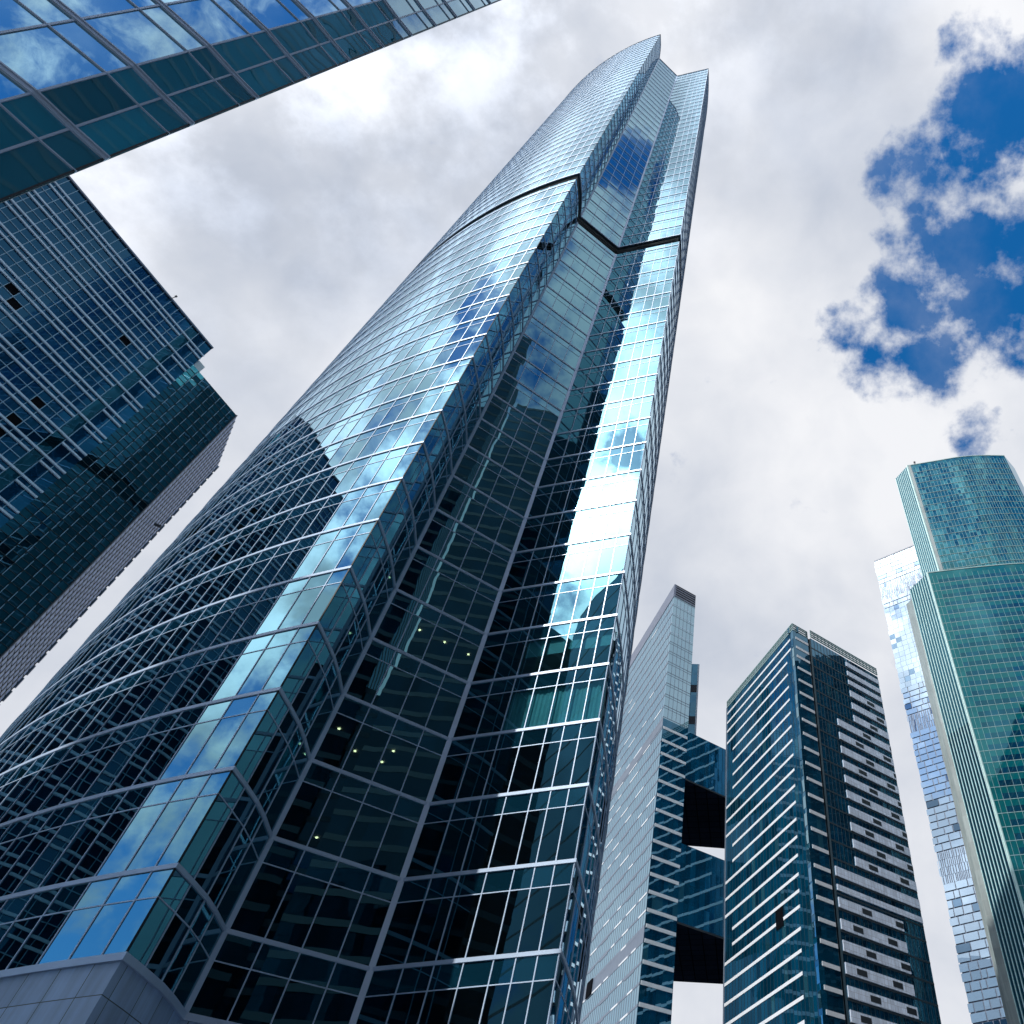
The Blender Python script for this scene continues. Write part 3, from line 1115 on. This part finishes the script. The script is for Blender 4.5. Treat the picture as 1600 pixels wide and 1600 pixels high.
# bridges in the plane of the slab tower's right face
for nm, lab, zt, zb in (('link_bridge', 'upper dark glass bridge block joining the slim tower to the broad striped tower', 130.0, 114.6),
                        ('link_bridge', 'lower dark glass bridge block between the two towers, above the bright gap', 96.3, 77.0)):
    br = thing(nm, lab, 'bridge', group='bridges between the striped towers')
    a, b = nC, off(sB, tNR, -.02)
    depth = 32.0
    din = tNL
    q = [a, b, P(-1.9, 228.0), P(-6.0, 226.0)]
    Lb = math.hypot(*sub2(b, a))
    ww = []
    nfl = 4
    for k in range(nfl):
        z0 = zb + (zt - zb) * k / nfl + EYE
        z1 = zb + (zt - zb) * (k + 1) / nfl + EYE
        for j in range(9):
            ww.append(pane(lerp(a, b, j / 9), lerp(a, b, (j + 1) / 9), z0, z1, 's_glass', 780 + j, k + int(zt)))
    parts('window', ww, br)
    so = MB()
    so.poly([xyz(p, zb + EYE) for p in reversed(q)], 'soffit')
    so.build('soffit', br)
    rf = MB()
    rf.poly([xyz(p, zt + EYE) for p in q], 'roofing')
    rf.build('roof', br)
    bw = MB()
    pane(q[2], q[3], zb + EYE, zt + EYE, 's_glass', 790, 0, mb=bw)
    pane(q[1], q[2], zb + EYE, zt + EYE, 's_glass', 791, 0, mb=bw)
    pane(q[3], q[0], zb + EYE, zt + EYE, 's_glass', 792, 0, mb=bw)
    bw.build('rear_wall', br)
    ed = slab(a, b, 0, Lb, zb + EYE - .25, zb + EYE + .15, -.05, .1, 'alu_dark')
    ed.build('edge_trim', br)

# ------------------------------------------------------------------ the teal tower, far right
tt = thing('teal_tower', 'green teal tower at the right edge with bowed two tier front and pale fins', 'tower')


def fitted(pts_px_az):
    return [P(a, d) for a, d in pts_px_az]


def smooth(p, n):
    """Catmull-Rom through plan points"""
    out = []
    for i in range(len(p) - 1):
        p0 = p[max(i - 1, 0)]
        p1, p2 = p[i], p[i + 1]
        p3 = p[min(i + 2, len(p) - 1)]
        for k in range(n):
            t = k / n
            out.append(tuple(.5 * (2 * p1[c] + (p2[c] - p0[c]) * t + (2 * p0[c] - 5 * p1[c] + 4 * p2[c] - p3[c]) * t * t + (3 * p1[c] - p0[c] - 3 * p2[c] + p3[c]) * t ** 3) for c in (0, 1)))
    out.append(p[-1])
    return out


uH, dH = 260.0 + EYE, 192.0 + EYE
u0_, u1_ = P(18.5, 204.6), P(20.34, 199.5)
ufront = smooth([u1_, P(23.4, 201.6), P(26.46, 204.4), P(28.7, 208.0), P(31.0, 213.2)], 9)
uright = [P(31.4, 222), P(29.0, 232)]
lo0, lo2 = P(16.86, 202.3), P(19.13, 195.9)
lfront = smooth([lo2, P(23.87, 199.8), P(28.28, 205.8), P(32.0, 214.5), P(34.5, 224)], 9)
FH = 3.7


def teal_tier(front, flank, zt, zb, glass_m, span_m, frac, tag, ledge_d):
    wins, led, fins = [], [], []
    n = int((zt - zb) / FH)
    for k in range(n):
        z1 = zt - 2.0 - k * FH
        z0 = max(zb, z1 - FH)
        if z1 <= zb:
            break
        zm = z1 - (z1 - z0) * frac
        for i in range(len(front) - 1):
            w = MB()
            edge = i < 2
            w.subs.append(('spandrel', pane(front[i], front[i + 1], zm, z1, span_m, 800 + i, 2 * k + tag)))
            pane(front[i], front[i + 1], z0, zm, span_m if edge and tag == 0 else glass_m, 800 + i, 2 * k + 1 + tag, mb=w)
            wins.append(w)
        led.append(ring(front, z0 - .07, z0 + .07, -.05, ledge_d, 't_line'))
    w = MB()
    for i in range(len(front) - 1):
        pane(front[i], front[i + 1], zt - 2.0, zt, span_m, 800 + i, 900 + tag, mb=w)
    w.build('parapet_glass', tt)
    parts('window', wins, tt, 100, 'windows')
    parts('ledge', led, tt)
    vt = [bar(front[i], unit(sub2(front[i + 1], front[i - 1])), .07, -.05, .05, zb, zt - 2.0, 't_line') for i in range(1, len(front) - 1)]
    parts('mullion', vt, tt)
    # the narrow finned flank
    a, b = flank
    t = unit(sub2(b, a))
    pane(a, b, zb, zt, 't_glass', 850, tag).build('flank_glass', tt)
    Lf = math.hypot(*sub2(b, a))
    nf = 9
    for j in range(nf):
        fins.append(bar(off(a, t, Lf * (j + .3) / nf), t, .17, -.05, .22, zb, zt - .3, 't_fin'))
    fins.append(bar(off(b, t, -.12), t, .30, -.05, .5, zb, zt, 't_fin'))
    parts('fin', fins, tt)
    ring(front, zt - .25, zt + .15, -.4, .15, 't_line').build('parapet', tt)


teal_tier(ufront, (u0_, u1_), uH, dH - 1, 't_up_glass', 't_up_glass', .35, 1000, .12)
teal_tier(lfront, (lo0, lo2), dH, 0.0, 't_glass', 't_spandrel', .52, 0, .05)
us = MB()
for i in range(2):
    pane(ufront[i], ufront[i + 1], dH, uH - 2, 't_grey', 860, i, d=.03, mb=us)
us = slab(ufront[0], ufront[1], 0.1, 1.25, dH, uH - .4, .0, .2, 't_grey', uvm=True)
us.build('corner_cladding', tt)
ub = [ufront[-1], uright[0], uright[1], P(18.7, 226), u0_]
lb_ = [lfront[-1], P(33, 240), P(18, 240), P(16.5, 214), lo0]
bk = MB()
for i in range(len(ub) - 1):
    pane(ub[i], ub[i + 1], dH - 1, uH, 't_glass', 870 + i, 0, mb=bk)
for i in range(len(lb_) - 1):
    pane(lb_[i], lb_[i + 1], 0, dH, 't_glass', 880 + i, 0, mb=bk)
bk.build('rear_wall', tt)
flat_roof(ufront + ub[1:], uH - .2).build('roof', tt)
flat_roof(lfront + lb_[1:], dH - .2).build('terrace', tt)
# sloping stone buttress beside the finned flank
bt = MB()
b0, b1, b2 = off(lo0, unit(sub2(lo2, lo0)), .05), P(16.08, 203.0), P(16.1, 211)
top_p = xyz(lo0, 189.0)
bt.quad(xyz(b1, 0), xyz(b0, 0), xyz(lo0, 189.0), xyz(off(lo0, (-.9, .2), .15), 189.0), 't_grey', ((0, 0), (3, 0), (3, 189), (2.8, 189)))
bt.quad(xyz(b2, 0), xyz(b1, 0), xyz(off(lo0, (-.9, .2), .15), 189.0), xyz(off(lo0, (-.6, .8), 3), 188.8), 't_grey')
bt.build('stone_buttress', tt)
mp = off(lerp(ufront[3], ufront[4], .4), (0, 0), 0)
am = bar(mp, (1, 0), .35, -.3, .0, uH, uH + 1.4, 'mast')
bar(off(mp, (0, 1), .1), (1, 0), .7, -.5, .1, uH + 1.4, uH + 2.2, 'mast', am)
am.build('roof_mast', tt)

# ------------------------------------------------------------------ the pale brick-patterned tower behind it
mt = thing('mirrored_tower', 'pale blue and white mirrored tower with brick like panes behind the teal tower', 'tower')
mA, mB = P(14.0, 355.0), P(18.19, 349.0)
mA = P(14.02, 355.0)
mB = off(mB, unit(sub2(mB, mA)), 18)
tm = unit(sub2(mB, mA))
LM = math.hypot(*sub2(mB, mA))
mH = 371.0 + EYE
wm, gaps = [], []
base_m = MB()
pane(mA, mB, 0, mH - 2, 'm_frame', 900, 0, d=-.35, mb=base_m)
fhm = 3.62
nfm = int((mH - 3) / fhm)
for k in range(nfm):
    z1 = mH - 2.5 - k * fhm
    z0 = z1 - fhm
    h = z0 - EYE
    louv = (332 < h < 346) or (232 < h < 243) or (154 < h < 166)
    smooth_z = 262 < h < 322
    u = -rnd.uniform(.2, 1.0)
    while u < LM:
        w = rnd.choice((2.6, 4.2, 4.2, 5.6, 6.6)) if not louv else rnd.choice((.7, .9, 1.3))
        if smooth_z:
            w = 3.3
        gp = .12 if smooth_z else .42
        gz = .12 if smooth_z else .55
        ue = min(u + w, LM)
        st_ = off(mA, tm, u + gp / 2)
        en = off(mA, tm, ue - gp / 2)
        dk = h < 98 or (rnd.random() < .05)  # dark lower storeys paint in a mirrored building; other dark panes are random
        wm.append(pane(st_, en, z0 + (gz if not louv else .1), z1, 'm_dark' if dk else 'm_glass', 910 + int(u * 3), k, d=rnd.uniform(-.05, .05)))
        u = ue
parts('window', wm, mt, 100, 'windows')
base_m.build('frame_wall', mt)
slab(mA, mB, -.2, LM, mH - 2.2, mH - 1.2, -.4, .3, 'm_frame').build('parapet', mt)
vl = []
for j in range(14):
    vl.append(bar(off(mA, tm, 2.2 + j * 3.1), tm, .22, -.2, .3, 0, 92 + 10 * math.sin(j * 2.3), 'strip'))
parts('fin', vl, mt)
bk = MB()
nm_ = nout(tm)
mb1, mb2 = off(mB, nm_, -30), off(mA, nm_, -30)
pane(mB, mb1, 0, mH - 2, 'm_glass', 990, 0, mb=bk)
pane(mb1, mb2, 0, mH - 2, 'm_glass', 991, 0, mb=bk)
pane(mb2, mA, 0, mH - 2, 'm_glass', 992, 0, mb=bk)
bk.build('rear_wall', mt)
flat_roof([mA, mB, mb1, mb2], mH - 2).build('roof', mt)


# ------------------------------------------------------------------ towers behind the viewer that the glass mirrors
def mirrored(name, label, pts, h, fh=4.2, bay=3.0, roof_h=0):
    o = thing(name, label, 'tower')
    mb, bd = MB(), MB()
    n = int(h / fh)
    for i in range(len(pts)):
        p, q = pts[i], pts[(i + 1) % len(pts)]
        L = math.hypot(*sub2(q, p))
        nb_ = max(1, int(L / bay))
        for k in range(n):
            z0, z1 = h - (k + 1) * fh, h - k * fh
            for j in range(nb_):
                pane(lerp(p, q, j / nb_), lerp(p, q, (j + 1) / nb_), z0, z1 - 1.0, 'mirror_glass', i * 50 + j, k, mb=mb)
            pane(p, q, z1 - 1.0, z1, 'mirror_band', i, k, d=.05, mb=bd)
        pane(p, q, 0, h - n * fh, 'mirror_glass', i, 99, mb=mb)
    g_ = mb.build('window_wall', o)
    b_ = bd.build('floor_band', o)
    flat_roof(pts, h).build('roof', o)
    if roof_h:
        c = (sum(p[0] for p in pts) / len(pts), sum(p[1] for p in pts) / len(pts))
        r = [lerp(c, p, .6) for p in pts]
        rm = MB()
        for i in range(len(r)):
            pane(r[i], r[(i + 1) % len(r)], h, h + roof_h, 'mirror_band', 5, i, mb=rm)
        rm.poly([xyz(p, h + roof_h) for p in r], 'roofing')
        rm.build('plant_room', o)
    return o


G_M = 'towers mirrored in the glass'
mirrored('office_tower', 'tall dark office tower behind the viewer, mirrored in the fold of the tallest tower',
         [(20, -66), (50, -88), (82, -36), (53.5, -19.5)], 236, roof_h=9)['group'] = G_M
mirrored('office_tower', 'wide dark tower added out of view on the right to darken the mirroring glass',
         [(55.4, -16.9), (98, -26), (124, 80), (93, 92)], 198, roof_h=5)['group'] = G_M  # unseen tower, added to keep bright sky out of the fold's reflections
mirrored('office_block', 'low dark block added out of view to close the gap between two mirrored towers',
         [(54, -22), (66, -28), (68, -20), (57, -16.5)], 92)['group'] = G_M  # unseen block, added to cut off the mirrored sky sliver low down
mirrored('office_block', 'lower dark office block behind the viewer, mirrored low in the right hand glass face',
         [(-66, -16), (-100, -26), (-92, -62), (-58, -44)], 104, roof_h=6)['group'] = G_M
mirrored('office_tower', 'dark office tower straight behind the viewer, mirrored in the narrow flank beside the fold',
         [(-46, -78), (2, -84), (0, -110), (-48, -104)], 116, roof_h=6)['group'] = G_M
mirrored('office_tower', 'dark tower beyond the right edge, mirrored in the white panelled striped tower',
         [(130, 150), (152, 142), (166, 178), (136, 186)], 232, roof_h=8)['group'] = G_M

# ------------------------------------------------------------------ the plant behind a window of the right hand face
def on_plane(x, y, p0, p1, inset):
    t = unit(sub2(p1, p0))
    n = nout(t)
    d = CAM_ROT @ Vector((x - CX, CY - y, -F_PX))
    q = off(p0, n, -inset)
    k = (q[0] * n[0] + q[1] * n[1]) / (d.x * n[0] + d.y * n[1])
    return Vector((d.x * k, d.y * k, d.z * k + EYE))


pc = on_plane(876, 1196, ic, re_, .75)
pt = thing('potted_plant', 'small green pot plant behind a dark window of the tallest tower', 'plant')
zf = ZK(3) - .35
pot = MB()
for a in range(10):
    a0, a1 = a * math.tau / 10, (a + 1) * math.tau / 10
    pot.quad((pc.x + .16 * math.cos(a0), pc.y + .16 * math.sin(a0), zf), (pc.x + .16 * math.cos(a1), pc.y + .16 * math.sin(a1), zf),
             (pc.x + .22 * math.cos(a1), pc.y + .22 * math.sin(a1), zf + .45), (pc.x + .22 * math.cos(a0), pc.y + .22 * math.sin(a0), zf + .45), 'pot')
pot.build('pot', pt)
sm = bar((pc.x, pc.y), (1, 0), .05, -.025, .025, zf + .3, pc.z + .1, 'pot')
sm.build('stem', pt)
lf = MB()
for a in range(70):
    c = Vector((pc.x, pc.y, pc.z)) + Vector((rnd.gauss(0, .16), rnd.gauss(0, .12), rnd.gauss(0, .28)))
    e1 = Vector((rnd.gauss(0, 1), rnd.gauss(0, 1), rnd.gauss(0, 1))).normalized() * .13
    e2 = e1.orthogonal().normalized() * .05
    lf.quad(tuple(c - e1), tuple(c + e2), tuple(c + e1), tuple(c - e2), 'leaf')
lf.build('foliage', pt)
